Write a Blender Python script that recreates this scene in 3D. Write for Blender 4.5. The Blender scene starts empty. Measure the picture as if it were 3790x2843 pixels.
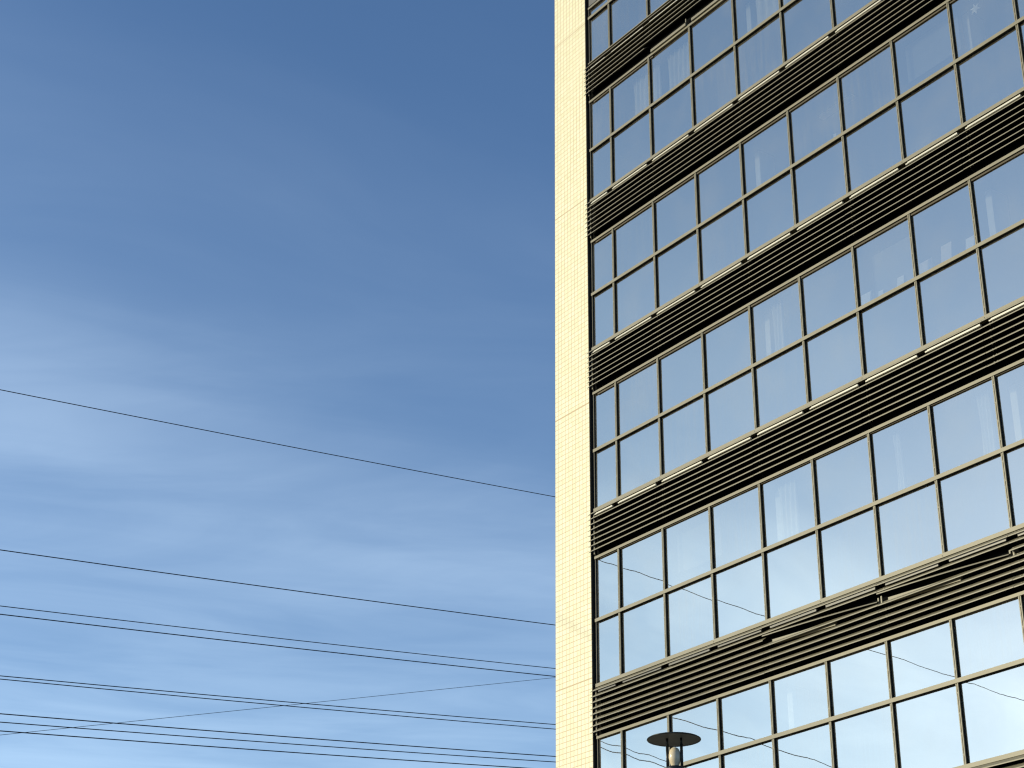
import bpy, bmesh, math, random
from mathutils import Vector, Matrix
random.seed(7)
scene = bpy.context.scene
COL = scene.collection
GZ = 15.3                       # street level lies this far below the facade's reference line
R = math.radians

# ------------------------------------------------------------------ camera, sky, sun, exposure
cam_d = bpy.data.cameras.new('camera')
cam = bpy.data.objects.new('camera', cam_d); COL.objects.link(cam)
cam_d.sensor_fit = 'HORIZONTAL'; cam_d.sensor_width = 36.0; cam_d.lens = 62.78
cam_d.clip_start = 0.1; cam_d.clip_end = 5000
_f = Vector((-0.73614342, 0.51502812, 0.43913426))
_u = Vector((0.35392124, -0.26012196, 0.89837426))
_r = Vector((0.57691647, 0.81675125, 0.00920768))
cam.matrix_world = Matrix(((_r.x, _u.x, -_f.x, 24.9994), (_r.y, _u.y, -_f.y, -18.9831),
                           (_r.z, _u.z, -_f.z, GZ - 13.7256), (0, 0, 0, 1)))
scene.camera = cam

SUN_AZ = R(239.0)               # direction towards the sun, from +X counter-clockwise
SUN_EL = R(15.0)
world = bpy.data.worlds.new("World"); scene.world = world
world.use_nodes = True
wn = world.node_tree.nodes; wl = world.node_tree.links
wn.clear()
wout = wn.new('ShaderNodeOutputWorld'); bg = wn.new('ShaderNodeBackground')
sky = wn.new('ShaderNodeTexSky'); sky.sky_type = 'NISHITA'; sky.sun_disc = False
sky.sun_elevation = SUN_EL; sky.sun_rotation = math.pi / 2 - SUN_AZ
sky.altitude = 200; sky.air_density = 1.0; sky.dust_density = 0.25; sky.ozone_density = 4.6
bg.inputs['Strength'].default_value = 0.14
# thin cirrus, laid out on a high flat cloud deck by view direction
tc = wn.new('ShaderNodeTexCoord')
sep = wn.new('ShaderNodeSeparateXYZ'); wl.new(tc.outputs['Generated'], sep.inputs[0])
def wmath(op, a, b):
    n = wn.new('ShaderNodeMath'); n.operation = op
    for i, v in enumerate((a, b)):
        if v is None: continue
        if isinstance(v, (int, float)): n.inputs[i].default_value = v
        else: wl.new(v, n.inputs[i])
    return n.outputs[0]
zz = wmath('MAXIMUM', sep.outputs['Z'], 0.06)
comb = wn.new('ShaderNodeCombineXYZ')
wl.new(wmath('DIVIDE', sep.outputs['X'], zz), comb.inputs['X'])
wl.new(wmath('DIVIDE', sep.outputs['Y'], zz), comb.inputs['Y'])
def wisp(rot, scale, loc, detail, rough, lo, hi, dist=0.35):
    mp = wn.new('ShaderNodeMapping'); mp.vector_type = 'TEXTURE'
    mp.inputs['Rotation'].default_value = (0, 0, rot)
    mp.inputs['Scale'].default_value = scale
    mp.inputs['Location'].default_value = loc
    wl.new(comb.outputs[0], mp.inputs['Vector'])
    nz = wn.new('ShaderNodeTexNoise'); nz.inputs['Scale'].default_value = 1.0
    nz.inputs['Detail'].default_value = detail; nz.inputs['Roughness'].default_value = rough
    nz.inputs['Distortion'].default_value = dist
    wl.new(mp.outputs[0], nz.inputs['Vector'])
    mr = wn.new('ShaderNodeMapRange'); mr.interpolation_type = 'SMOOTHSTEP'
    mr.inputs['From Min'].default_value = lo; mr.inputs['From Max'].default_value = hi
    wl.new(nz.outputs['Fac'], mr.inputs['Value'])
    return mr.outputs[0]
w1 = wisp(R(86), (1.3, 0.75, 1), (0.3, 0.9, 0), 2, 0.4, 0.2, 0.8)       # slow wander of the bands
w2 = wisp(R(72), (1.0, 0.24, 1), (2.3, 0.2, 4), 7, 0.6, 0.25, 0.8, 1.3)      # fine streaks
w3 = wisp(R(58), (0.8, 0.36, 1), (5.1, 1.7, 2), 5, 0.55, 0.25, 0.8, 0.8)       # broad patches
xd = wmath('DIVIDE', sep.outputs['X'], zz)
xd = wmath('ADD', xd, wmath('MULTIPLY', wmath('SUBTRACT', w1, 0.5), 0.45))
xd = wmath('ADD', xd, wmath('MULTIPLY', wmath('SUBTRACT', w2, 0.5), 0.12))
ramp = wn.new('ShaderNodeValToRGB'); ramp.color_ramp.interpolation = 'B_SPLINE'
cr = ramp.color_ramp
while len(cr.elements) > 1: cr.elements.remove(cr.elements[-1])
cr.elements[0].position = 0.0; cr.elements[0].color = (1, 1, 1, 1)
for pos, v in ((0.17, 1.0), (0.34, 0.72), (0.45, 0.62), (0.58, 0.95), (0.66, 0.85), (0.74, 0.24), (0.84, 0.26), (0.93, 0.08), (1.0, 0.03)):
    e = cr.elements.new(pos); e.color = (v, v, v, 1)
wl.new(wmath('DIVIDE', wmath('ADD', xd, 4.0), 3.0), ramp.inputs[0])
wsum = wmath('MULTIPLY', ramp.outputs[0], wmath('ADD', 0.45, wmath('ADD', wmath('MULTIPLY', w2, 0.12), wmath('MULTIPLY', w3, 0.50))))
dotn = wn.new('ShaderNodeVectorMath'); dotn.operation = 'DOT_PRODUCT'
wl.new(tc.outputs['Generated'], dotn.inputs[0])
dotn.inputs[1].default_value = (math.cos(SUN_AZ) * math.cos(SUN_EL), math.sin(SUN_AZ) * math.cos(SUN_EL), math.sin(SUN_EL))
fwd_ = wmath('POWER', wmath('MAXIMUM', dotn.outputs['Value'], 0.0), 4.0)
boost = wmath('ADD', 1.0, wmath('MULTIPLY', fwd_, 0.85))
CLOUD_COL = (1.55, 1.75, 1.72, 1)
cmix = wn.new('ShaderNodeMix'); cmix.data_type = 'RGBA'; cmix.blend_type = 'ADD'; cmix.clamp_factor = False
cmix.inputs['B'].default_value = CLOUD_COL
wl.new(wmath('MULTIPLY', wsum, boost), cmix.inputs['Factor'])
wl.new(sky.outputs[0], cmix.inputs['A'])
wl.new(cmix.outputs['Result'], bg.inputs['Color']); wl.new(bg.outputs[0], wout.inputs[0])

sun_d = bpy.data.lights.new('sun', 'SUN'); sun = bpy.data.objects.new('sun', sun_d); COL.objects.link(sun)
sun_d.energy = 3.3; sun_d.angle = R(0.5); sun_d.color = (1.0, 0.875, 0.56)
L = Vector((math.cos(SUN_AZ) * math.cos(SUN_EL), math.sin(SUN_AZ) * math.cos(SUN_EL), math.sin(SUN_EL)))
sun.rotation_euler = L.to_track_quat('Z', 'Y').to_euler()
sun.location = L * 60 + Vector((0, 0, 20))

scene.render.engine = 'CYCLES'
scene.cycles.pixel_filter_type = 'BLACKMAN_HARRIS'; scene.cycles.filter_width = 1.25
scene.view_settings.view_transform = 'Standard'
scene.view_settings.look = 'None'
scene.view_settings.gamma = 1.0
scene.view_settings.use_curve_mapping = False
scene.view_settings.exposure = 0.3

# ------------------------------------------------------------------ materials
def mat(name, col, rough=0.5, metal=0.0, spec=0.5, vary=0.0, vscale=8.0, stretch=(1, 1, 1), bump=0.0):
    m = bpy.data.materials.new(name); m.use_nodes = True
    nt = m.node_tree; b = nt.nodes['Principled BSDF']
    b.inputs['Base Color'].default_value = (*col, 1)
    b.inputs['Roughness'].default_value = rough; b.inputs['Metallic'].default_value = metal
    b.inputs['Specular IOR Level'].default_value = spec
    if vary:
        t = nt.nodes.new('ShaderNodeTexCoord'); mp = nt.nodes.new('ShaderNodeMapping')
        mp.inputs['Scale'].default_value = stretch
        nz = nt.nodes.new('ShaderNodeTexNoise'); nz.inputs['Scale'].default_value = vscale
        nz.inputs['Detail'].default_value = 6; nz.inputs['Roughness'].default_value = 0.6
        nt.links.new(t.outputs['Object'], mp.inputs[0]); nt.links.new(mp.outputs[0], nz.inputs['Vector'])
        mr = nt.nodes.new('ShaderNodeMapRange')
        mr.inputs['From Min'].default_value = 0.3; mr.inputs['From Max'].default_value = 0.7
        mr.inputs['To Min'].default_value = 1 - vary; mr.inputs['To Max'].default_value = 1 + vary
        nt.links.new(nz.outputs['Fac'], mr.inputs['Value'])
        mx = nt.nodes.new('ShaderNodeMix'); mx.data_type = 'RGBA'; mx.blend_type = 'MULTIPLY'
        mx.inputs['Factor'].default_value = 1; mx.inputs['A'].default_value = (*col, 1)
        cb = nt.nodes.new('ShaderNodeCombineColor')
        for i in range(3): nt.links.new(mr.outputs[0], cb.inputs[i])
        nt.links.new(cb.outputs[0], mx.inputs['B'])
        nt.links.new(mx.outputs['Result'], b.inputs['Base Color'])
        if bump:
            bp = nt.nodes.new('ShaderNodeBump'); bp.inputs['Distance'].default_value = bump
            nt.links.new(nz.outputs['Fac'], bp.inputs['Height']); nt.links.new(bp.outputs[0], b.inputs['Normal'])
    return m

M_METAL = mat('painted_aluminium', (0.198, 0.182, 0.132), 0.45, 0.0, 0.4, 0.10, 5.0, (0.4, 1, 1))
M_DARKMETAL = mat('dark_bronze_metal', (0.018, 0.018, 0.016), 0.5, 0, 0.35, 0.25, 6)
M_FRAMEGREY = mat('weathered_grey_frame', (0.10, 0.098, 0.085), 0.5, 0, 0.4, 0.15, 6)
M_SHADEBASE = mat('black_side_shade', (0.006, 0.0065, 0.007), 0.7, 0, 0.15, 0.2, 6)  # black puts the shade of frame sides and undersides into the colour
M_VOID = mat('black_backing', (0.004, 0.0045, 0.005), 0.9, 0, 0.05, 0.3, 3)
M_SOFFITSHADE = mat('shade_brown_soffit', (0.075, 0.062, 0.042), 0.6, 0, 0.3, 0.2, 5)  # brown carries the shade of the head's underside
M_WHITE = mat('white_aluminium', (0.62, 0.61, 0.56), 0.35, 0, 0.5, 0.05, 6)
M_STRIPSHADE = mat('shaded_strip', (0.07, 0.075, 0.085), 0.4, 0, 0.5, 0.15, 5)
M_GREYPANEL = mat('grey_cladding_panel', (0.11, 0.11, 0.11), 0.6, 0, 0.4, 0.15, 4)
M_ROOM = mat('dim_room_paint', (0.05, 0.05, 0.048), 0.9, 0, 0.1, 0.1, 2)
M_COLUMN = mat('white_column_paint', (0.75, 0.74, 0.70), 0.7, 0, 0.2, 0.05, 3)
M_CURTAIN = mat('sheer_curtain_cloth', (0.62, 0.60, 0.54), 0.9, 0, 0.1, 0.12, 6, (3, 1, 0.2))
M_BLIND = mat('grey_blind_cloth', (0.20, 0.20, 0.195), 0.9, 0, 0.1, 0.08, 6)
M_PAPER = mat('white_paper', (0.78, 0.76, 0.72), 0.8, 0, 0.2, 0.05, 8)
M_PAPERB = mat('beige_paper', (0.66, 0.58, 0.50), 0.8, 0, 0.2, 0.06, 8)
M_LAMPMETAL = mat('dark_green_grey_paint', (0.014, 0.017, 0.017), 0.38, 0.0, 0.4, 0.25, 9)
M_LAMPUNDER = mat('grey_underside_paint', (0.17, 0.17, 0.15), 0.55, 0, 0.3, 0.12, 6)
M_BULB = mat('opal_glass_bulb', (0.68, 0.58, 0.42), 0.16, 0, 0.5, 0.04, 6)
M_WIRE = mat('black_cable_sheath', (0.006, 0.010, 0.020), 0.6, 0, 0.3, 0.2, 3)
M_WIREG = mat('thin_steel_wire', (0.05, 0.055, 0.06), 0.5, 0.3, 0.3, 0.2, 3)
M_ASPHALT = mat('asphalt', (0.05, 0.05, 0.05), 0.9, 0, 0.2, 0.25, 1.5)
M_PAVING = mat('pavement_slabs', (0.16, 0.155, 0.145), 0.85, 0, 0.2, 0.2, 1.2)
M_GROUND = mat('earth_and_lots', (0.09, 0.085, 0.075), 0.95, 0, 0.1, 0.3, 0.2)
M_LINE = mat('road_paint', (0.75, 0.75, 0.72), 0.7, 0, 0.2, 0.1, 4)

def tile_material():
    m = bpy.data.materials.new('glazed_ceramic_tile'); m.use_nodes = True
    nt = m.node_tree; N = nt.nodes; K = nt.links; b = N['Principled BSDF']
    tcn = N.new('ShaderNodeTexCoord'); sp = N.new('ShaderNodeSeparateXYZ')
    K.new(tcn.outputs['Object'], sp.inputs[0])
    geo = N.new('ShaderNodeNewGeometry'); gs = N.new('ShaderNodeSeparateXYZ'); K.new(geo.outputs['True Normal'], gs.inputs[0])
    def mth(op, a, c=None, d=None):
        n = N.new('ShaderNodeMath'); n.operation = op
        for i, v in enumerate((a, c, d)):
            if v is None: continue
            if isinstance(v, (int, float)): n.inputs[i].default_value = v
            else: K.new(v, n.inputs[i])
        return n.outputs[0]
    side = mth('GREATER_THAN', mth('ABSOLUTE', gs.outputs['X']), 0.5)
    hu = mth('ADD', mth('MULTIPLY', sp.outputs['X'], mth('SUBTRACT', 1.0, side)), mth('MULTIPLY', sp.outputs['Y'], side))
    u = mth('DIVIDE', hu, TILE_W); v = mth('DIVIDE', sp.outputs['Z'], TILE_H)
    fu = mth('FRACT', u); fv = mth('FRACT', v)
    du = mth('MINIMUM', fu, mth('SUBTRACT', 1.0, fu)); dv = mth('MINIMUM', fv, mth('SUBTRACT', 1.0, fv))
    ju = mth('LESS_THAN', du, 0.050); jv = mth('LESS_THAN', dv, 0.048)
    joint = mth('MAXIMUM', ju, jv)
    # wider movement joints at some storey heights
    big = None
    for zj in PIER_JOINTS:
        g = mth('LESS_THAN', mth('ABSOLUTE', mth('SUBTRACT', sp.outputs['Z'], zj)), 0.011)
        big = g if big is None else mth('MAXIMUM', big, g)
    cell = N.new('ShaderNodeCombineXYZ'); K.new(mth('FLOOR', u), cell.inputs['X']); K.new(mth('FLOOR', v), cell.inputs['Y']); K.new(side, cell.inputs['Z'])
    wnz = N.new('ShaderNodeTexWhiteNoise'); K.new(cell.outputs[0], wnz.inputs['Vector'])
    nz = N.new('ShaderNodeTexNoise'); nz.inputs['Scale'].default_value = 1.3; nz.inputs['Detail'].default_value = 5
    K.new(tcn.outputs['Object'], nz.inputs['Vector'])
    r1 = N.new('ShaderNodeMix'); r1.data_type = 'RGBA'
    r1.inputs['A'].default_value = (0.76, 0.74, 0.53, 1); r1.inputs['B'].default_value = (0.82, 0.80, 0.62, 1)
    K.new(wnz.outputs['Value'], r1.inputs['Factor'])
    r2 = N.new('ShaderNodeMix'); r2.data_type = 'RGBA'; r2.blend_type = 'MULTIPLY'
    K.new(mth('MULTIPLY', nz.outputs['Fac'], 0.25), r2.inputs['Factor']); K.new(r1.outputs['Result'], r2.inputs['A'])
    r2.inputs['B'].default_value = (0.86, 0.80, 0.66, 1)
    r3 = N.new('ShaderNodeMix'); r3.data_type = 'RGBA'; K.new(joint, r3.inputs['Factor'])
    K.new(r2.outputs['Result'], r3.inputs['A']); r3.inputs['B'].default_value = (0.55, 0.41, 0.25, 1)
    r4 = N.new('ShaderNodeMix'); r4.data_type = 'RGBA'; K.new(big, r4.inputs['Factor'])
    K.new(r3.outputs['Result'], r4.inputs['A']); r4.inputs['B'].default_value = (0.52, 0.40, 0.24, 1)
    K.new(r4.outputs['Result'], b.inputs['Base Color'])
    b.inputs['Roughness'].default_value = 0.4; b.inputs['Specular IOR Level'].default_value = 0.3
    bp = N.new('ShaderNodeBump'); bp.inputs['Distance'].default_value = 0.002; bp.inputs['Strength'].default_value = 0.6
    K.new(mth('SUBTRACT', 1.0, joint), bp.inputs['Height']); K.new(bp.outputs[0], b.inputs['Normal'])
    return m

def glass_material():
    """solar-control glass: mostly mirror, a little of the room shows through, faint rain dirt and a painted pale veil"""
    m = bpy.data.materials.new('mirror_solar_glass'); m.use_nodes = True
    nt = m.node_tree; N = nt.nodes; K = nt.links; N.clear()
    out = N.new('ShaderNodeOutputMaterial')
    gl = N.new('ShaderNodeBsdfGlossy'); gl.inputs['Roughness'].default_value = 0.0
    gl.inputs['Color'].default_value = (1.0, 0.96, 0.82, 1)
    tr = N.new('ShaderNodeBsdfTransparent'); tr.inputs['Color'].default_value = (0.94, 0.97, 0.95, 1)
    mx = N.new('ShaderNodeMixShader'); mx.inputs['Fac'].default_value = GLASS_REFLECT
    K.new(tr.outputs[0], mx.inputs[1]); K.new(gl.outputs[0], mx.inputs[2])
    df = N.new('ShaderNodeBsdfDiffuse'); df.inputs['Color'].default_value = (0.62, 0.58, 0.48, 1)
    t = N.new('ShaderNodeTexCoord'); mp = N.new('ShaderNodeMapping'); mp.inputs['Scale'].default_value = (16, 1, 0.7)
    K.new(t.outputs['Object'], mp.inputs[0])
    nz = N.new('ShaderNodeTexNoise'); nz.inputs['Scale'].default_value = 1.0; nz.inputs['Detail'].default_value = 6; nz.inputs['Roughness'].default_value = 0.65
    K.new(mp.outputs[0], nz.inputs['Vector'])
    mr = N.new('ShaderNodeMapRange'); mr.inputs['From Min'].default_value = 0.42; mr.inputs['From Max'].default_value = 0.8
    mr.inputs['To Min'].default_value = 0.004; mr.inputs['To Max'].default_value = 0.10
    K.new(nz.outputs['Fac'], mr.inputs['Value'])
    oi = N.new('ShaderNodeObjectInfo')
    pw = N.new('ShaderNodeMath'); pw.operation = 'POWER'; K.new(oi.outputs['Random'], pw.inputs[0]); pw.inputs[1].default_value = 3.0
    sc2 = N.new('ShaderNodeMath'); sc2.operation = 'MULTIPLY'; K.new(mr.outputs[0], sc2.inputs[0]); K.new(pw.outputs[0], sc2.inputs[1])
    # soft cloudy veil painted over the reflections to pale them, larger than the streaks
    nz2 = N.new('ShaderNodeTexNoise'); nz2.inputs['Scale'].default_value = 0.9; nz2.inputs['Detail'].default_value = 3
    K.new(t.outputs['Object'], nz2.inputs['Vector'])
    mr2 = N.new('ShaderNodeMapRange'); mr2.inputs['From Min'].default_value = 0.45; mr2.inputs['From Max'].default_value = 0.75
    mr2.inputs['To Min'].default_value = 0.048; mr2.inputs['To Max'].default_value = 0.105
    K.new(nz2.outputs['Fac'], mr2.inputs['Value'])
    ad = N.new('ShaderNodeMath'); ad.operation = 'ADD'; K.new(sc2.outputs[0], ad.inputs[0]); K.new(mr2.outputs[0], ad.inputs[1])
    m2 = N.new('ShaderNodeMixShader'); K.new(ad.outputs[0], m2.inputs['Fac'])
    K.new(mx.outputs[0], m2.inputs[1]); K.new(df.outputs[0], m2.inputs[2])
    K.new(m2.outputs[0], out.inputs[0])
    return m

# ------------------------------------------------------------------ mesh helpers
class MB:
    def __init__(s): s.bm = bmesh.new()
    def box(s, x0, x1, y0, y1, z0, z1):
        v = [s.bm.verts.new(p) for p in ((x0,y0,z0),(x1,y0,z0),(x1,y1,z0),(x0,y1,z0),(x0,y0,z1),(x1,y0,z1),(x1,y1,z1),(x0,y1,z1))]
        for q in ((0,3,2,1),(4,5,6,7),(0,1,5,4),(1,2,6,5),(2,3,7,6),(3,0,4,7)): s.bm.faces.new([v[i] for i in q])
        return s
    def prism_x(s, prof, x0, x1, z0=0.0, z1=0.0, twist=(0.0, 0.0), nseg=1, sag=0.0, dy=(0, 0)):
        """extrude a closed (y,z) profile along x, ends at their own heights and twists"""
        rings = []
        for k in range(nseg + 1):
            t = k / nseg; a = twist[0] * (1 - t) + twist[1] * t; oz = z0 * (1 - t) + z1 * t - sag * 4 * t * (1 - t)
            oy = dy[0] * (1 - t) + dy[1] * t
            ca, sa = math.cos(a), math.sin(a)
            rings.append([s.bm.verts.new((x0 + (x1 - x0) * t, y * ca - z * sa + oy, y * sa + z * ca + oz)) for y, z in prof])
        n = len(prof)
        for k in range(nseg):
            for i in range(n):
                j = (i + 1) % n
                s.bm.faces.new((rings[k][i], rings[k][j], rings[k+1][j], rings[k+1][i]))
        s.bm.faces.new(rings[0][::-1]); s.bm.faces.new(rings[-1])
        return s
    def tube(s, pts, r, n=6):
        pts = [Vector(p) for p in pts]; rings = []
        for k, p in enumerate(pts):
            d = (pts[min(k+1, len(pts)-1)] - pts[max(k-1, 0)]).normalized()
            a = d.cross(Vector((0.3, 0.1, 1))).normalized(); b = d.cross(a)
            rr = r[k] if isinstance(r, (list, tuple)) else r
            rings.append([s.bm.verts.new(p + a * rr * math.cos(2*math.pi*i/n) + b * rr * math.sin(2*math.pi*i/n)) for i in range(n)])
        for k in range(len(pts) - 1):
            for i in range(n):
                j = (i + 1) % n
                s.bm.faces.new((rings[k][i], rings[k][j], rings[k+1][j], rings[k+1][i]))
        s.bm.faces.new(rings[0][::-1]); s.bm.faces.new(rings[-1])
        return s
    def lathe(s, prof, n=48, c=(0, 0, 0)):
        rings = []
        for rr, z in prof:
            if rr < 1e-6: rings.append([s.bm.verts.new((c[0], c[1], c[2] + z))])
            else: rings.append([s.bm.verts.new((c[0] + rr*math.cos(2*math.pi*i/n), c[1] + rr*math.sin(2*math.pi*i/n), c[2] + z)) for i in range(n)])
        for a, b in zip(rings, rings[1:]):
            for i in range(n):
                j = (i + 1) % n
                if len(a) == 1 and len(b) == 1: continue
                if len(a) == 1: s.bm.faces.new((a[0], b[i], b[j]))
                elif len(b) == 1: s.bm.faces.new((a[i], b[0], a[j]))
                else: s.bm.faces.new((a[i], a[j], b[j], b[i]))
        return s
    def build(s, name, m, parent=None, loc=(0, 0, 0), smooth=False, label=None):
        bmesh.ops.recalc_face_normals(s.bm, faces=s.bm.faces)
        me = bpy.data.meshes.new(name); s.bm.to_mesh(me); s.bm.free()
        me.materials.append(m)
        if smooth:
            for p in me.polygons: p.use_smooth = True
        o = bpy.data.objects.new(name, me); COL.objects.link(o); o.location = loc
        if parent: o.parent = parent
        if label: o['label'] = label
        return o
def tag(o, label=None, cat=None, group=None, kind=None):
    if label: o['label'] = label
    if cat: o['category'] = cat
    if group: o['group'] = group
    if kind: o['kind'] = kind
    return o
def empty(name, loc): 
    o = bpy.data.objects.new(name, None); COL.objects.link(o); o.location = loc; o.empty_display_size = 0.3
    return o

# ------------------------------------------------------------------ the office building
BAY = 1.25
NB = 14                                            # bays built to the right of the pier
SR = NB * BAY + 0.03                               # right end of the curtain wall
T = [-6.442, -3.3675, -0.0135, 3.360, 6.741, 10.10]    # mid transoms, lowest storey first
UP = [0.90, 1.18, 1.18, 1.18, 1.18, 0.235]             # transom to head soffit
DN = 1.18                                          # transom down to sill top
PIER_L, PIER_R, PIER_Y = -0.588, 0.502, -0.035
XE = 0.547                                         # where the curtain wall begins
XB = 0.575                                         # where the louvre blades end
TILE_W = (PIER_R - PIER_L) / 10.0; TILE_H = 0.1005
PIER_JOINTS = [10.0, 5.62, 1.02, -4.43]
GLASS_Y = 0.055
GLASS_REFLECT = 0.70
PIER_JOINTS = [z - TILE_H * 0.0 for z in PIER_JOINTS]

B = empty('office_building', (0, 0, 0))
B.location = (0, 0, 0)
tag(B, 'tall office block with mirrored windows, dark louvre bands and a pale tiled corner pier', 'building')
Z = lambda z: z + GZ
M_TILE = tile_material(); M_GLASS = glass_material()

# tiled corner pier with its own origin so that tile courses start at the edge
p = MB()
pz0, pz1 = -15.3, 13.2
p.box(0, PIER_R - PIER_L, 0, 0.62, pz0, pz1)
pier = p.build('tiled_pier', M_TILE, B, (PIER_L, PIER_Y, GZ))
# dark lining on the pier's return towards the glass
p = MB(); p.box(PIER_R, PIER_R + 0.006, PIER_Y + 0.012, 0.05, Z(-15.3), Z(13.2)); p.build('reveal_lining', M_DARKMETAL, B)
p = MB(); p.box(PIER_R + 0.0065, 0.5530, 0.034, 0.085, Z(-15.3), Z(13.1)); p.build('jamb_infill', M_DARKMETAL, B)
# building body behind the curtain wall
p = MB()
p.box(PIER_R - 0.02, SR + 0.4, 4.2, 18.0, 0.0, Z(13.0))
p.box(PIER_L + 0.02, PIER_R - 0.02, PIER_Y + 0.65, 18.0, 0.0, Z(13.0))
p.build('rear_body', M_GREYPANEL, B)
p = MB(); p.box(SR, SR + 0.4, -0.05, 4.19, 0.0, Z(13.0)); p.build('end_wall', M_GREYPANEL, B)
# plinth below the lowest storey shown, and the grey parapet above the top windows
p = MB(); p.box(XE + 0.01, SR - 0.004, 0.02, 0.4, 0.0, Z(T[0] - DN - 0.45)); p.build('plinth_wall', M_GREYPANEL, B)
p = MB()
for i in range(NB):
    a = XE + 0.05 if i == 0 else i * BAY
    p.box(a + 0.006, (i + 1) * BAY - 0.006, 0.0, 0.30, Z(T[5] + UP[5] + 0.066), Z(13.1))
p.build('parapet_panel', M_GREYPANEL, B)
p = MB(); p.box(XE + 0.006, SR, 0.31, 4.19, Z(12.9), Z(13.05)); p.build('roof', M_GREYPANEL, B)

xm0 = 0.560                                        # jamb mullion at the pier
XM = [xm0] + [i * BAY for i in range(1, NB + 1)]

# rooms: floor slabs, back wall, columns every fifth metre
p = MB()
for t in T: p.box(XE + 0.02, SR - 0.01, 0.16, 4.18, Z(t - 2.05), Z(t - 1.30))
p.build('floor_slabs', M_ROOM, B)
p = MB(); p.box(XE + 0.02, SR - 0.01, 3.9, 4.0, Z(-8.6), Z(12.8)); p.build('room_back_wall', M_ROOM, B)
p = MB(); p.box(XE + 0.008, XE + 0.02, 0.10, 4.18, Z(-8.6), Z(12.8)); p.build('room_side_wall', M_ROOM, B)
for k, t in enumerate(T[:5]):
    p = MB(); p.box(XE + 0.03, SR - 0.02, 0.085, 0.14, Z(t - 1.29), Z(t + 0.03)); p.build('spandrel_backing', M_VOID, B)
    p = MB(); p.box(XE + 0.03, SR - 0.02, 0.141, 0.42, Z(t - 0.02), Z(t + 0.03)); p.build('window_ledge', M_ROOM, B)
    for cx in (5.0, 10.0, 15.0):
        p = MB(); p.box(cx - 0.06, cx + 0.06, 0.43, 0.80, Z(t - 1.29), Z(t + UP[k] - 0.03)); p.build('interior_column', M_COLUMN, B)

# ---- glazing
def pane_mesh(x0, x1, z0, z1, n=9):
    mb = MB(); bm = mb.bm
    w, h = x1 - x0, z1 - z0
    ph = [(random.uniform(1.5, 4.2), random.uniform(1.0, 3.4), random.uniform(0, 6.28), random.uniform(0.35, 1.0)) for _ in range(5)]
    tx, tz = random.gauss(0, 0.0011), random.gauss(0, 0.0011)
    g = []
    for j in range(n + 1):
        row = []
        for i in range(n + 1):
            x = x0 + w * i / n; z = z0 + h * j / n
            y = sum(a * 9.0e-5 * math.sin(kx * (x - x0) * 3.1 + kz * (z - z0) * 2.0 + p0) for kx, kz, p0, a in ph)
            y += tx * (x - (x0 + x1) / 2) + tz * (z - (z0 + z1) / 2)
            row.append(bm.verts.new((x, GLASS_Y + y, Z(z))))
        g.append(row)
    for j in range(n):
        for i in range(n): bm.faces.new((g[j][i], g[j][i+1], g[j+1][i+1], g[j+1][i]))
    return mb
extra = []
VIS = {0: (0, 9), 1: (0, 10), 2: (0, 9), 3: (0, 10), 4: (0, 7), 5: (0, 3)}
for k, t in enumerate(T):
    for half in (0, 1):
        z0, z1 = ((t - 0.01, t + UP[k] + 0.02) if half else (t - DN - 0.02, t - 0.01))
        if k == 5 and half == 0: z0, z1 = t - DN - 0.02, t - 0.01
        for i in range(NB):
            x0 = xm0 if i == 0 else i * BAY
            seen = VIS[k][0] <= i < VIS[k][1] - (1 if (k in (3, 4) and half) else 0)
            mb = pane_mesh(x0, (i + 1) * BAY, z0, z1)
            if seen: mb.build('window_pane', M_GLASS, B, smooth=True)
            else:
                me = bpy.data.meshes.new('tmp'); mb.bm.to_mesh(me); mb.bm.free(); extra.append(me)
bm = bmesh.new()
for me in extra: bm.from_mesh(me); bpy.data.meshes.remove(me)
mb = MB(); mb.bm.free(); mb.bm = bm
tag(mb.build('window_panes', M_GLASS, B, smooth=True), kind='stuff')

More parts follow.
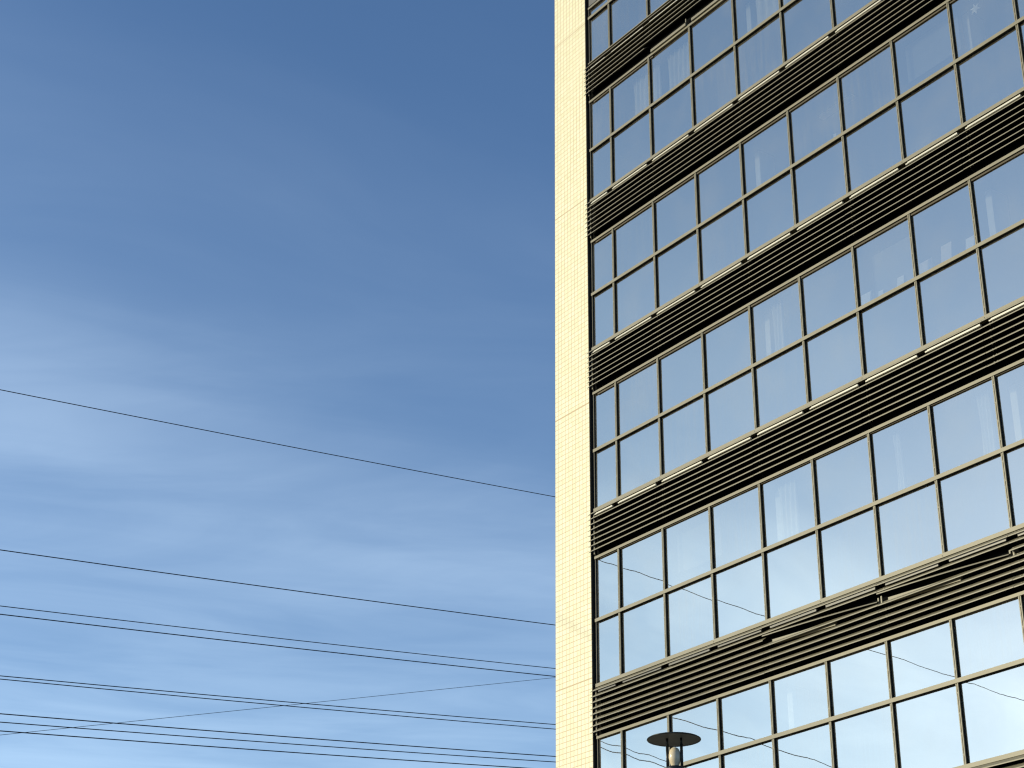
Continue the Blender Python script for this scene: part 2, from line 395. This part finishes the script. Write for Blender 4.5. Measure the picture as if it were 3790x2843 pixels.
# ---- mullions (two ribs with a clipped groove), transoms, heads, sills
def mullion(x, z0, z1):
    """aluminium cap: two ribs with a clipped groove between them"""
    mb = MB(); w = 0.0225
    mb.box(x - w, x + w, 0.0255, 0.0295, Z(z0), Z(z1))
    mb.box(x - w, x - 0.0045, 0.012, 0.0253, Z(z0), Z(z1))
    mb.box(x + 0.0055, x + w, 0.012, 0.0253, Z(z0), Z(z1))
    z = z0 + 0.13
    while z < z1 - 0.05:
        mb.box(x - 0.0043, x + 0.0053, 0.0105, 0.0252, Z(z), Z(z + 0.022)); z += 0.29
    return mb
def shade_base(x0, x1, z0, z1, parent, y0=0.0297):
    """base between an aluminium cap and the glass, painted black as its shade"""
    mb = MB(); mb.box(x0, x1, y0, GLASS_Y + 0.03, z0, z1); return mb.build('shade_base', M_SHADEBASE, parent)
for k, t in enumerate(T):
    for i, x in enumerate(XM):
        if i == 0:
            mb = MB(); mb.box(0.5535, 0.565, 0.026, 0.0448, Z(t - DN - 0.05), Z(t + UP[k] - 0.0005)); jf = mb.build('jamb_frame', M_FRAMEGREY, B)
            shade_base(0.5535, 0.568, Z(t - DN - 0.05), Z(t + UP[k] - 0.0005), jf, 0.045)
        else:
            for za, zb in ((t - DN + 0.0005, t - 0.0315), (t + 0.0315, t + UP[k] - 0.0005)):
                mu = mullion(x, za, zb).build('mullion', M_METAL, B)
                shade_base(x - 0.0205, x + 0.021, Z(za), Z(zb), mu)
    x0 = XE + 0.012
    mb = MB(); mb.box(x0, SR, 0.0, 0.006, Z(t - 0.0310), Z(t + 0.0310)); tr_ = mb.build('transom', M_METAL, B)
    shade_base(x0 + 0.03, SR, Z(t - 0.0295), Z(t + 0.0295), tr_, 0.0062)
    mb = MB(); mb.box(x0, SR, 0.004, 0.010, Z(t + UP[k]), Z(t + UP[k] + 0.050)); hd = mb.build('window_head', M_METAL, B)
    mb = MB(); mb.box(x0 + 0.03, SR, 0.0102, GLASS_Y + 0.035, Z(t + UP[k] + 0.003), Z(t + UP[k] + 0.048)); mb.build('head_soffit', M_SOFFITSHADE, hd)
    if 0 < k < 5:                                    # board hanging just under the head, shade in its brown, cut short at the pier
        mb = MB(); mb.box(x0 + 0.13, 2 * BAY + 0.13 if k == 4 else SR, 0.0305, 0.0440, Z(t + UP[k] - (0.014 if k == 1 else 0.036)), Z(t + UP[k] + 0.0025)); mb.build('head_board', M_SOFFITSHADE, hd)
    if k == 5:                                       # cover of this sill is gone: only its upper edge is left
        mb = MB(); mb.box(x0, SR, -0.012, GLASS_Y + 0.03, Z(t - DN - 0.020), Z(t - DN)); mb.build('window_sill', M_METAL, B, label='bare sill edge without its cover strip')
    else:
        mb = MB()
        mb.box(x0, SR, -0.004, GLASS_Y + 0.03, Z(t - DN - 0.063), Z(t - DN))
        mb.build('window_sill', M_METAL, B)
    # screw holes on the sill beside the mullions
    if k in (1, 2, 3):
        mb = MB()
        for i in range(2, 11):
            if (i + k) % 2 == 0:
                zc = Z(t - DN - 0.038)
                mb.tube([(i*BAY - 0.006, -0.0056, zc), (i*BAY - 0.006, -0.0042, zc)], 0.009, 8)
        mb.build('sill_screws', M_DARKMETAL, B)

# ---- louvre bands
# blade: vertical front lip, then a face leaning back and up
BLADE = [(-0.088, -0.007), (-0.088, 0.008), (-0.084, 0.0090), (-0.083, 0.0125), (0.023, 0.088),
         (0.027, 0.088), (0.027, 0.084), (-0.080, 0.0090), (-0.0850, 0.001), (-0.0850, -0.007)]
JOINTS = [0.0, 2*BAY, 4*BAY, 6*BAY, 8*BAY, 10*BAY, 12*BAY, SR]
PITCH = 0.106
BANDS = [(5, -1.345, 7), (4, -1.318, 8), (3, -1.308, 8), (2, -1.305, 8), (1, -1.328, 8), (0, -1.32, 3)]
TIP = 0.090
def blade_run(mb, zc, x0, x1, z1=None, tw=(0, 0), dy=(0, 0), nseg=1, sag=0.0, prof=BLADE):
    mb.prism_x(prof, x0, x1, Z(zc), Z(zc if z1 is None else z1), tw, nseg, sag, dy)
def tip(mb, zc):
    """the lip of each blade runs past the edge of the pier and thins out to a point"""
    bm = mb.bm
    a = [bm.verts.new((XB, y, Z(zc) + z)) for y, z in ((-0.088, -0.007), (-0.0715, -0.007), (-0.0715, 0.008), (-0.088, 0.006))]
    c = [bm.verts.new((XB - TIP, y, Z(zc) + z)) for y, z in ((-0.076, -0.004), (-0.0715, -0.004), (-0.0715, 0.000), (-0.076, 0.000))]
    for i in range(4):
        j = (i + 1) % 4; bm.faces.new((a[i], a[j], c[j], c[i]))
    bm.faces.new(a[::-1]); bm.faces.new(c)
for k, off, nb in BANDS:
    t = T[k]
    below = (T[k-1] + UP[k-1] + 0.050) if k > 0 else t - DN - 0.6
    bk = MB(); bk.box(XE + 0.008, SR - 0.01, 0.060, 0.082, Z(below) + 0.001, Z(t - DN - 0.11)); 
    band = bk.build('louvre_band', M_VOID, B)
    # post at the pier that carries the blade ends
    pm = MB(); xp = XB + 0.035
    pm.box(xp - 0.011, xp + 0.011, -0.036, -0.012, Z(t + off - PITCH * (nb - 1) - 0.055), Z(t + off + 0.03))
    pm.build('blade_post', M_METAL, band)
    for b in range(nb):
        zc = t + off - PITCH * b
        mb = MB()
        runs = [(XB + 0.0005, JOINTS[1])] + [(JOINTS[i], JOINTS[i+1]) for i in range(1, len(JOINTS) - 1)]
        if k == 5 and b == 6: runs = runs[:1]
        broken = []
        if k == 1 and b == 2:
            broken = [(JOINTS[2], JOINTS[3]), (JOINTS[3], JOINTS[4])]
            runs = [r for r in runs if r not in broken]
        for (a, c) in runs:
            if broken and a > broken[-1][0] and mb is not None and a == broken[-1][1]:
                tip(mb, zc); mb.build('louvre_blade', M_METAL, band); mb = MB()
            j1 = random.uniform(-0.003, 0.003); j2 = random.uniform(-0.003, 0.003)
            blade_run(mb, zc + j1, a + (0.003 if a > 1 else 0), c - 0.003, zc + j2, nseg=6, sag=random.uniform(-0.002, 0.004))
        if not broken: tip(mb, zc)
        for x in ([] if broken else [XB + 0.10] + [j for (a, j) in runs[:-1]]):      # clips under the blade
            mb.box(x + 0.10, x + 0.118, -0.050, -0.036, Z(zc) + 0.004, Z(zc) + 0.042)
            mb.box(x + 0.16, x + 0.172, -0.048, -0.036, Z(zc) + 0.010, Z(zc) + 0.043)
        mb.build('louvre_blade', M_METAL, band)
        for (a, c) in broken:
            mb = MB()
            blade_run(mb, zc + PITCH - 0.030, a - 0.012, c - 0.02, zc - PITCH + 0.038, tw=(0.0, -0.25), nseg=12, sag=-0.012, dy=(0.0, 0.004))
            mb.build('louvre_blade', M_METAL, band, label='loose louvre blade hanging crooked across the band')
            # end plate posts beside the loose end
            mb = MB()
            mb.box(c - 0.052, c - 0.026, -0.030, -0.012, Z(zc - PITCH + 0.030), Z(zc + 0.035))
            mb.box(c + 0.020, c + 0.046, -0.040, -0.022, Z(zc - PITCH + 0.030), Z(zc + 0.045))
            mb.build('blade_post', M_METAL, band)
            # a fitting that slipped down behind, resting on the next blade
            mb = MB()
            prof = [(-0.030, 0.0), (-0.030, 0.075), (0.02, 0.080), (0.02, 0.0)]
            mb.prism_x(prof, a + 0.16, c - 0.95, Z(zc - PITCH + 0.022), Z(zc - PITCH - 0.040), (0, 0), 4)
            mb.build('slipped_fitting', M_WHITE if False else M_METAL, band, label='fitting slipped down and resting on a blade')
    if k == 5:
        # blades that fell off and now lie on the head of the windows below
        for i in (2, 3, 4, 5, 6, 7, 8):
            mb = MB()
            z = below
            mb.box(i*BAY + 0.13, (i+1)*BAY - 0.045, -0.030, 0.03, Z(z + 0.0015), Z(z + 0.060))
            mb.build('loose_cover_strip', M_METAL, band)
        mb = MB(); mb.box(3*BAY - 0.055, 3*BAY - 0.035, -0.02, 0.0, Z(below + 0.075), Z(below + 0.16)); mb.build('blade_post', M_METAL, band)
    # box-shaped white strips under the sill, one for each bay
    if k >= 1:
        for i in range(0, 12):
            x0 = (XB + 0.13) if i == 0 else i * BAY + 0.155
            x1 = (i + 1) * BAY - 0.055
            z0 = t + off
            if k == 1:
                mb = MB(); mb.box(x0, x1, -0.060, -0.036, Z(z0 - 0.040), Z(z0 - 0.013)); mb.build('strip_shade', M_STRIPSHADE, band)  # dark grey-blue body paints in the strip's shaded underside
                mb = MB(); mb.box(x0, x1, -0.063, -0.036, Z(z0 - 0.0128), Z(z0 - 0.003))
            elif k == 5:
                mb = MB(); mb.box(x0, x1, -0.060, -0.050, Z(z0 - 0.066), Z(z0 - 0.054))
            else:
                mb = MB(); mb.box(x0, x1, -0.066, -0.034, Z(z0 - 0.044), Z(z0 - 0.014))
                mb.box(x0 - 0.05, x0 - 0.001, -0.055, -0.038, Z(z0 - 0.040), Z(z0 - 0.018))
            mb.build('sill_strip', M_WHITE, band)

# ------------------------------------------------------------------ things seen dimly behind the panes
def curtain(x0, x1, z0, z1, label, folds, y=0.27, slope=0.0):
    mb = MB(); bm = mb.bm; n = int(folds * 8); rows = 6; g = []
    for j in range(rows + 1):
        row = []
        for i in range(n + 1):
            u = i / n; v = j / rows
            x = x0 + (x1 - x0) * u + 0.010 * math.sin(u * 7 + v * 3)
            yy = y + 0.030 * math.sin(u * folds * 6.283 + 0.6 * math.sin(v * 4)) * (0.6 + 0.4 * v)
            row.append(bm.verts.new((x, yy, Z(z0 + (z1 - z0) * v + slope * u * v))))
        g.append(row)
    for j in range(rows):
        for i in range(n): bm.faces.new((g[j][i], g[j][i+1], g[j+1][i+1], g[j+1][i]))
    o = mb.build('curtain', M_CURTAIN, None, smooth=True)
    md = o.modifiers.new('cloth_thickness', 'SOLIDIFY'); md.thickness = 0.003
    return tag(o, label, 'curtain', 'curtains behind the mirrored windows')
A_, B_, C_, D_ = T[4], T[3], T[2], T[1]
curtain(1.72, 2.44, A_ + 0.04, A_ + 1.17, 'pale curtain in the second window from the pier, topmost full storey', 5)
curtain(2.80, 3.46, A_ + 0.04, A_ + 1.17, 'wide gathered pale curtain in the third window from the pier, topmost full storey', 5)
curtain(2.40, 2.57, A_ + 0.04, A_ + 1.17, 'narrow strip of pale curtain left of the wide gathered curtain', 2)
curtain(5.37, 6.20, A_ + 0.04, A_ + 1.17, 'broad plain curtain in the fifth window near the top edge of the picture', 4)
curtain(7.78, 7.93, D_ + 0.04, D_ + 1.15, 'thin bunched curtain in the lower storey, alone in mid window', 3)
curtain(9.46, 9.70, D_ + 0.04, D_ + 1.15, 'streaky bunched curtain in the lower storey beside the white column', 4)
curtain(5.30, 5.56, C_ + 0.04, C_ + 1.12, 'beige curtain panel beside a white column, third storey from the top', 3)

def blind(x0, x1, z0, z1, label):
    mb = MB(); mb.box(x0, x1, 0.30, 0.304, Z(z0), Z(z1)); 
    mb.box(x0 + 0.004, x1 - 0.004, 0.295, 0.309, Z(z0 - 0.022), Z(z0 - 0.0005))
    return tag(mb.build('roller_blind', M_BLIND), label, 'blind', 'blinds behind the mirrored windows')
blind(7.66, 8.62, C_ + 0.05, C_ + 1.02, 'large faint roller blind in the window above the small pale cards')
blind(2.56, 3.70, D_ + 0.40, D_ + 1.15, 'roller blind drawn half down, third window from the pier, second lowest storey')
blind(6.30, 7.44, A_ + 0.55, A_ + 1.15, 'short roller blind in the topmost full storey, sixth window from the pier')
blind(8.80, 9.94, B_ + 0.45, B_ + 1.15, 'roller blind half down in the window left of the one with a paper star')
curtain(5.20, 5.62, D_ + 0.04, D_ + 1.15, 'thin bunched curtain right beside a white column in the second lowest storey', 4)
curtain(11.0, 11.2, C_ + 0.04, C_ + 1.15, 'narrow curtain near the right edge, third storey from the top', 2)

def sheet(x0, x1, z, h, label, m=M_PAPER, y=0.27, lean=0.05, skew=0.0, name='paper_sheet', cat='paper'):
    mb = MB(); bm = mb.bm
    pts = [(x0, y - lean, z), (x1, y - lean, z), (x1 + skew, y, z + h), (x0 + skew, y, z + h)]
    a = [bm.verts.new((px, py, Z(pz))) for px, py, pz in pts]
    b = [bm.verts.new((px, py + 0.012, Z(pz))) for px, py, pz in pts]
    bm.faces.new(a); bm.faces.new(b[::-1])
    for i in range(4): bm.faces.new((a[i], b[i], b[(i+1) % 4], a[(i+1) % 4]))
    return tag(mb.build(name, m), label, cat, 'papers standing on the window ledges')
LZ = 0.031
sheet(7.38, 7.60, C_ + LZ, 0.37, 'white folded sheet at the left end of a ledge, leftmost of the papers')
sheet(7.755, 7.855, C_ + LZ, 0.28, 'small pale card just right of the leftmost white sheet')
sheet(8.17, 8.31, C_ + LZ, 0.34, 'upright pale card at the right end of the ledge, beside a mullion')
sheet(8.67, 8.93, C_ + LZ, 0.38, 'slanted beige board, widest of the papers on the ledge', M_PAPERB, skew=-0.02)
sheet(9.11, 9.32, C_ + LZ, 0.475, 'tallest beige board standing on the ledge', M_PAPERB)
sheet(9.605, 9.765, C_ + LZ, 0.37, 'bluish white sheet at the mullion left of a white column', M_PAPER)
sheet(7.06, 7.125, B_ + LZ, 0.31, 'small white carton on a ledge in the second full storey', M_PAPER, lean=0.0, name='carton', cat='carton')
def bottle(x, z, label):
    mb = MB(); mb.lathe([(0, 0), (0.028, 0), (0.030, 0.14), (0.012, 0.19), (0.012, 0.235), (0, 0.235)], 16, (x, 0.25, Z(z)))
    return tag(mb.build('bottle', M_PAPER, smooth=True), label, 'bottle')
bottle(6.81, B_ + LZ, 'small pale bottle left of the white carton on the ledge')
# paper star on the inside of a pane
mb = MB(); bm = mb.bm
cx, cz, yy = 10.44, 4.19, 0.12
pts = []
for i in range(12):
    rr = 0.115 if i % 2 == 0 else 0.045
    a = math.pi / 2 + i * math.pi / 6 + 0.15
    pts.append((cx + rr * math.cos(a), cz + rr * math.sin(a)))
fr = [bm.verts.new((x, yy, Z(z))) for x, z in pts]; bk = [bm.verts.new((x, yy + 0.006, Z(z))) for x, z in pts]
c1 = bm.verts.new((cx, yy - 0.012, Z(cz))); c2 = bm.verts.new((cx, yy + 0.016, Z(cz)))
for i in range(12):
    j = (i + 1) % 12
    bm.faces.new((fr[i], fr[j], c1)); bm.faces.new((bk[j], bk[i], c2)); bm.faces.new((fr[i], bk[i], bk[j], fr[j]))
tag(mb.build('paper_star', M_PAPER), 'six pointed white paper star hanging in a window', 'star')
# long ceiling lamp
mb = MB(); mb.box(6.55, 7.35, 0.50, 0.60, Z(B_ + 1.06), Z(B_ + 1.12))
tag(mb.build('ceiling_lamp', M_COLUMN), 'long white strip lamp under a ceiling, seen faintly through the glass', 'lamp')

# ------------------------------------------------------------------ overhead cables over the side street
WX = -14.0
def cable(name, y0, z0, y1, z1, r, m, label, group, x0=WX, x1=WX, ya=-62.0, yb=40.0, sag=0.0):
    sl = (z1 - z0) / (y1 - y0); pts = []
    n = 40
    for i in range(n + 1):
        y = ya + (yb - ya) * i / n
        x = x0 + (x1 - x0) * i / n
        z = z0 + sl * (y - y0) + sag * (y - y0) * (y - y1)
        pts.append((x, y, Z(z)))
    mb = MB(); mb.tube(pts, r, 6)
    return tag(mb.build(name, m, smooth=True), label, 'cable', group)
GC = 'overhead cables crossing the sky left of the building'
cable('overhead_cable', -6.813, 5.008, 9.851, 6.311, 0.0114, M_WIRE, 'highest overhead cable, alone high in the sky', GC, sag=0.0004)
cable('overhead_cable', -6.253, 1.009, 9.845, 2.383, 0.0132, M_WIRE, 'second highest overhead cable, well apart from its neighbours', GC, sag=0.0004)
cable('overhead_cable', -6.066, -0.327, 9.843, 1.109, 0.0114, M_WIRE, 'upper cable of the wide middle pair', GC, sag=0.0004)
cable('overhead_cable', -6.038, -0.522, 9.843, 0.881, 0.0138, M_WIRE, 'lower cable of the wide middle pair', GC, sag=0.0004)
cable('overhead_cable', -5.838, -1.950, 9.841, -0.491, 0.0120, M_WIRE, 'upper cable of the close narrow pair', GC, sag=0.0004)
cable('overhead_cable', -5.828, -2.024, 9.841, -0.621, 0.0120, M_WIRE, 'lower cable of the close narrow pair', GC, sag=0.0004)
cable('overhead_cable', -5.718, -2.811, 9.840, -1.383, 0.0138, M_WIRE, 'uppermost of the three lowest cables', GC, sag=0.0004)
cable('overhead_cable', -5.691, -2.999, 9.840, -1.537, 0.0126, M_WIRE, 'middle one of the three lowest cables', GC, sag=0.0004)
cable('overhead_cable', -5.664, -3.196, 8.340, -1.903, 0.0138, M_WIRE, 'lowest cable, leaving through the bottom edge of the sky', GC, sag=0.0004)
cable('overhead_cable', -5.651, -3.289, 9.843, 0.841, 0.0060, M_WIREG, 'thin grey wire that climbs across the dark cables', GC, ya=-30.0, yb=40.0)

# ------------------------------------------------------------------ street lamp
LX, LY, LZc = 10.262, -6.462, GZ - 8.625
lamp = tag(empty('street_lamp', (LX, LY, 0.0)), 'dark post top street lamp with a flat round cap over an egg shaped bulb', 'street lamp')
lat = Vector((0.649, 0.761, 0)); dep = Vector((0.75, -0.65, 0)).normalized()
def lp(l, d, z): v = lat * l + dep * d; return (v.x, v.y, z)
mb = MB()
mb.lathe([(0, 0.022), (0.10, 0.021), (0.22, 0.017), (0.285, 0.010), (0.2955, 0.004), (0.297, -0.002), (0.293, -0.006), (0.287, -0.0065)], 72, (0, 0, LZc))
mb.lathe([(0.287, -0.0065), (0.283, -0.002)], 72, (0, 0, LZc))
cap = mb.build('cap_disc', M_LAMPMETAL, lamp, smooth=True)
mb = MB(); mb.lathe([(0.2828, -0.0025), (0.20, 0.000), (0.10, 0.0015), (0, 0.002)], 72, (0, 0, LZc)); mb.build('underside', M_LAMPUNDER, cap, smooth=True)
cz = GZ - 8.945
for l, d in ((-0.074, 0.035), (0.079, 0.060)):
    mb = MB()
    mb.tube([lp(l, d, cz - 0.02), lp(l, d, LZc - 0.065)], 0.0165, 14)
    mb.tube([lp(l, d, LZc - 0.065), lp(l, d, LZc + 0.001)], 0.0135, 14)
    mb.build('support_rod', M_LAMPMETAL, lamp, smooth=True)
mb = MB(); mb.lathe([(0, 0.105), (0.018, 0.1025), (0.036, 0.094), (0.051, 0.076), (0.062, 0.048), (0.067, 0.012), (0.0665, -0.02), (0.061, -0.052), (0.051, -0.078), (0.042, -0.10), (0.039, -0.115), (0, -0.115)], 40, lp(0.004, 0.035, GZ - 8.825))
mb.build('bulb', M_BULB, lamp, smooth=True)
mb = MB(); mb.lathe([(0, 0.012), (0.07, 0.012), (0.088, 0.006), (0.095, -0.006), (0.095, -0.10), (0.075, -0.13), (0.06, -0.17), (0.055, -0.20)], 40, lp(0.004, 0.035, cz))
mb.build('collar', M_LAMPMETAL, lamp, smooth=True)
mb = MB(); mb.lathe([(0.052, cz - 0.19), (0.052, 1.2), (0.075, 1.15), (0.075, 0.25), (0.13, 0.22), (0.14, 0.13), (0, 0.13)], 32, lp(0.004, 0.035, 0))
mb.build('pole', M_LAMPMETAL, lamp, smooth=True)

# ------------------------------------------------------------------ ground, streets
def sheetbox(name, x0, x1, y0, y1, z0, z1, m):
    mb = MB(); mb.box(x0, x1, y0, y1, z0, z1); return tag(mb.build(name, m), kind='structure')
sheetbox('ground', -1500, 1500, -1500, 1500, -0.6, -0.10, M_GROUND)
sheetbox('pavement', -4.5, 60, -9.0, 0.019, -0.0996, 0.128, M_PAVING)
sheetbox('road', -120, 120, -17.0, -9.02, -0.0996, 0.0, M_ASPHALT)
sheetbox('side_street', -22, -6.0, -8.98, 120, -0.0996, 0.0, M_ASPHALT)
sheetbox('far_pavement', -120, 120, -24.0, -17.02, -0.0996, 0.128, M_PAVING)
mb = MB()
for i in range(-20, 21): mb.box(i*5.0, i*5.0 + 2.5, -13.07, -12.93, 0.002, 0.006)
tag(mb.build('road_markings', M_LINE), kind='structure')
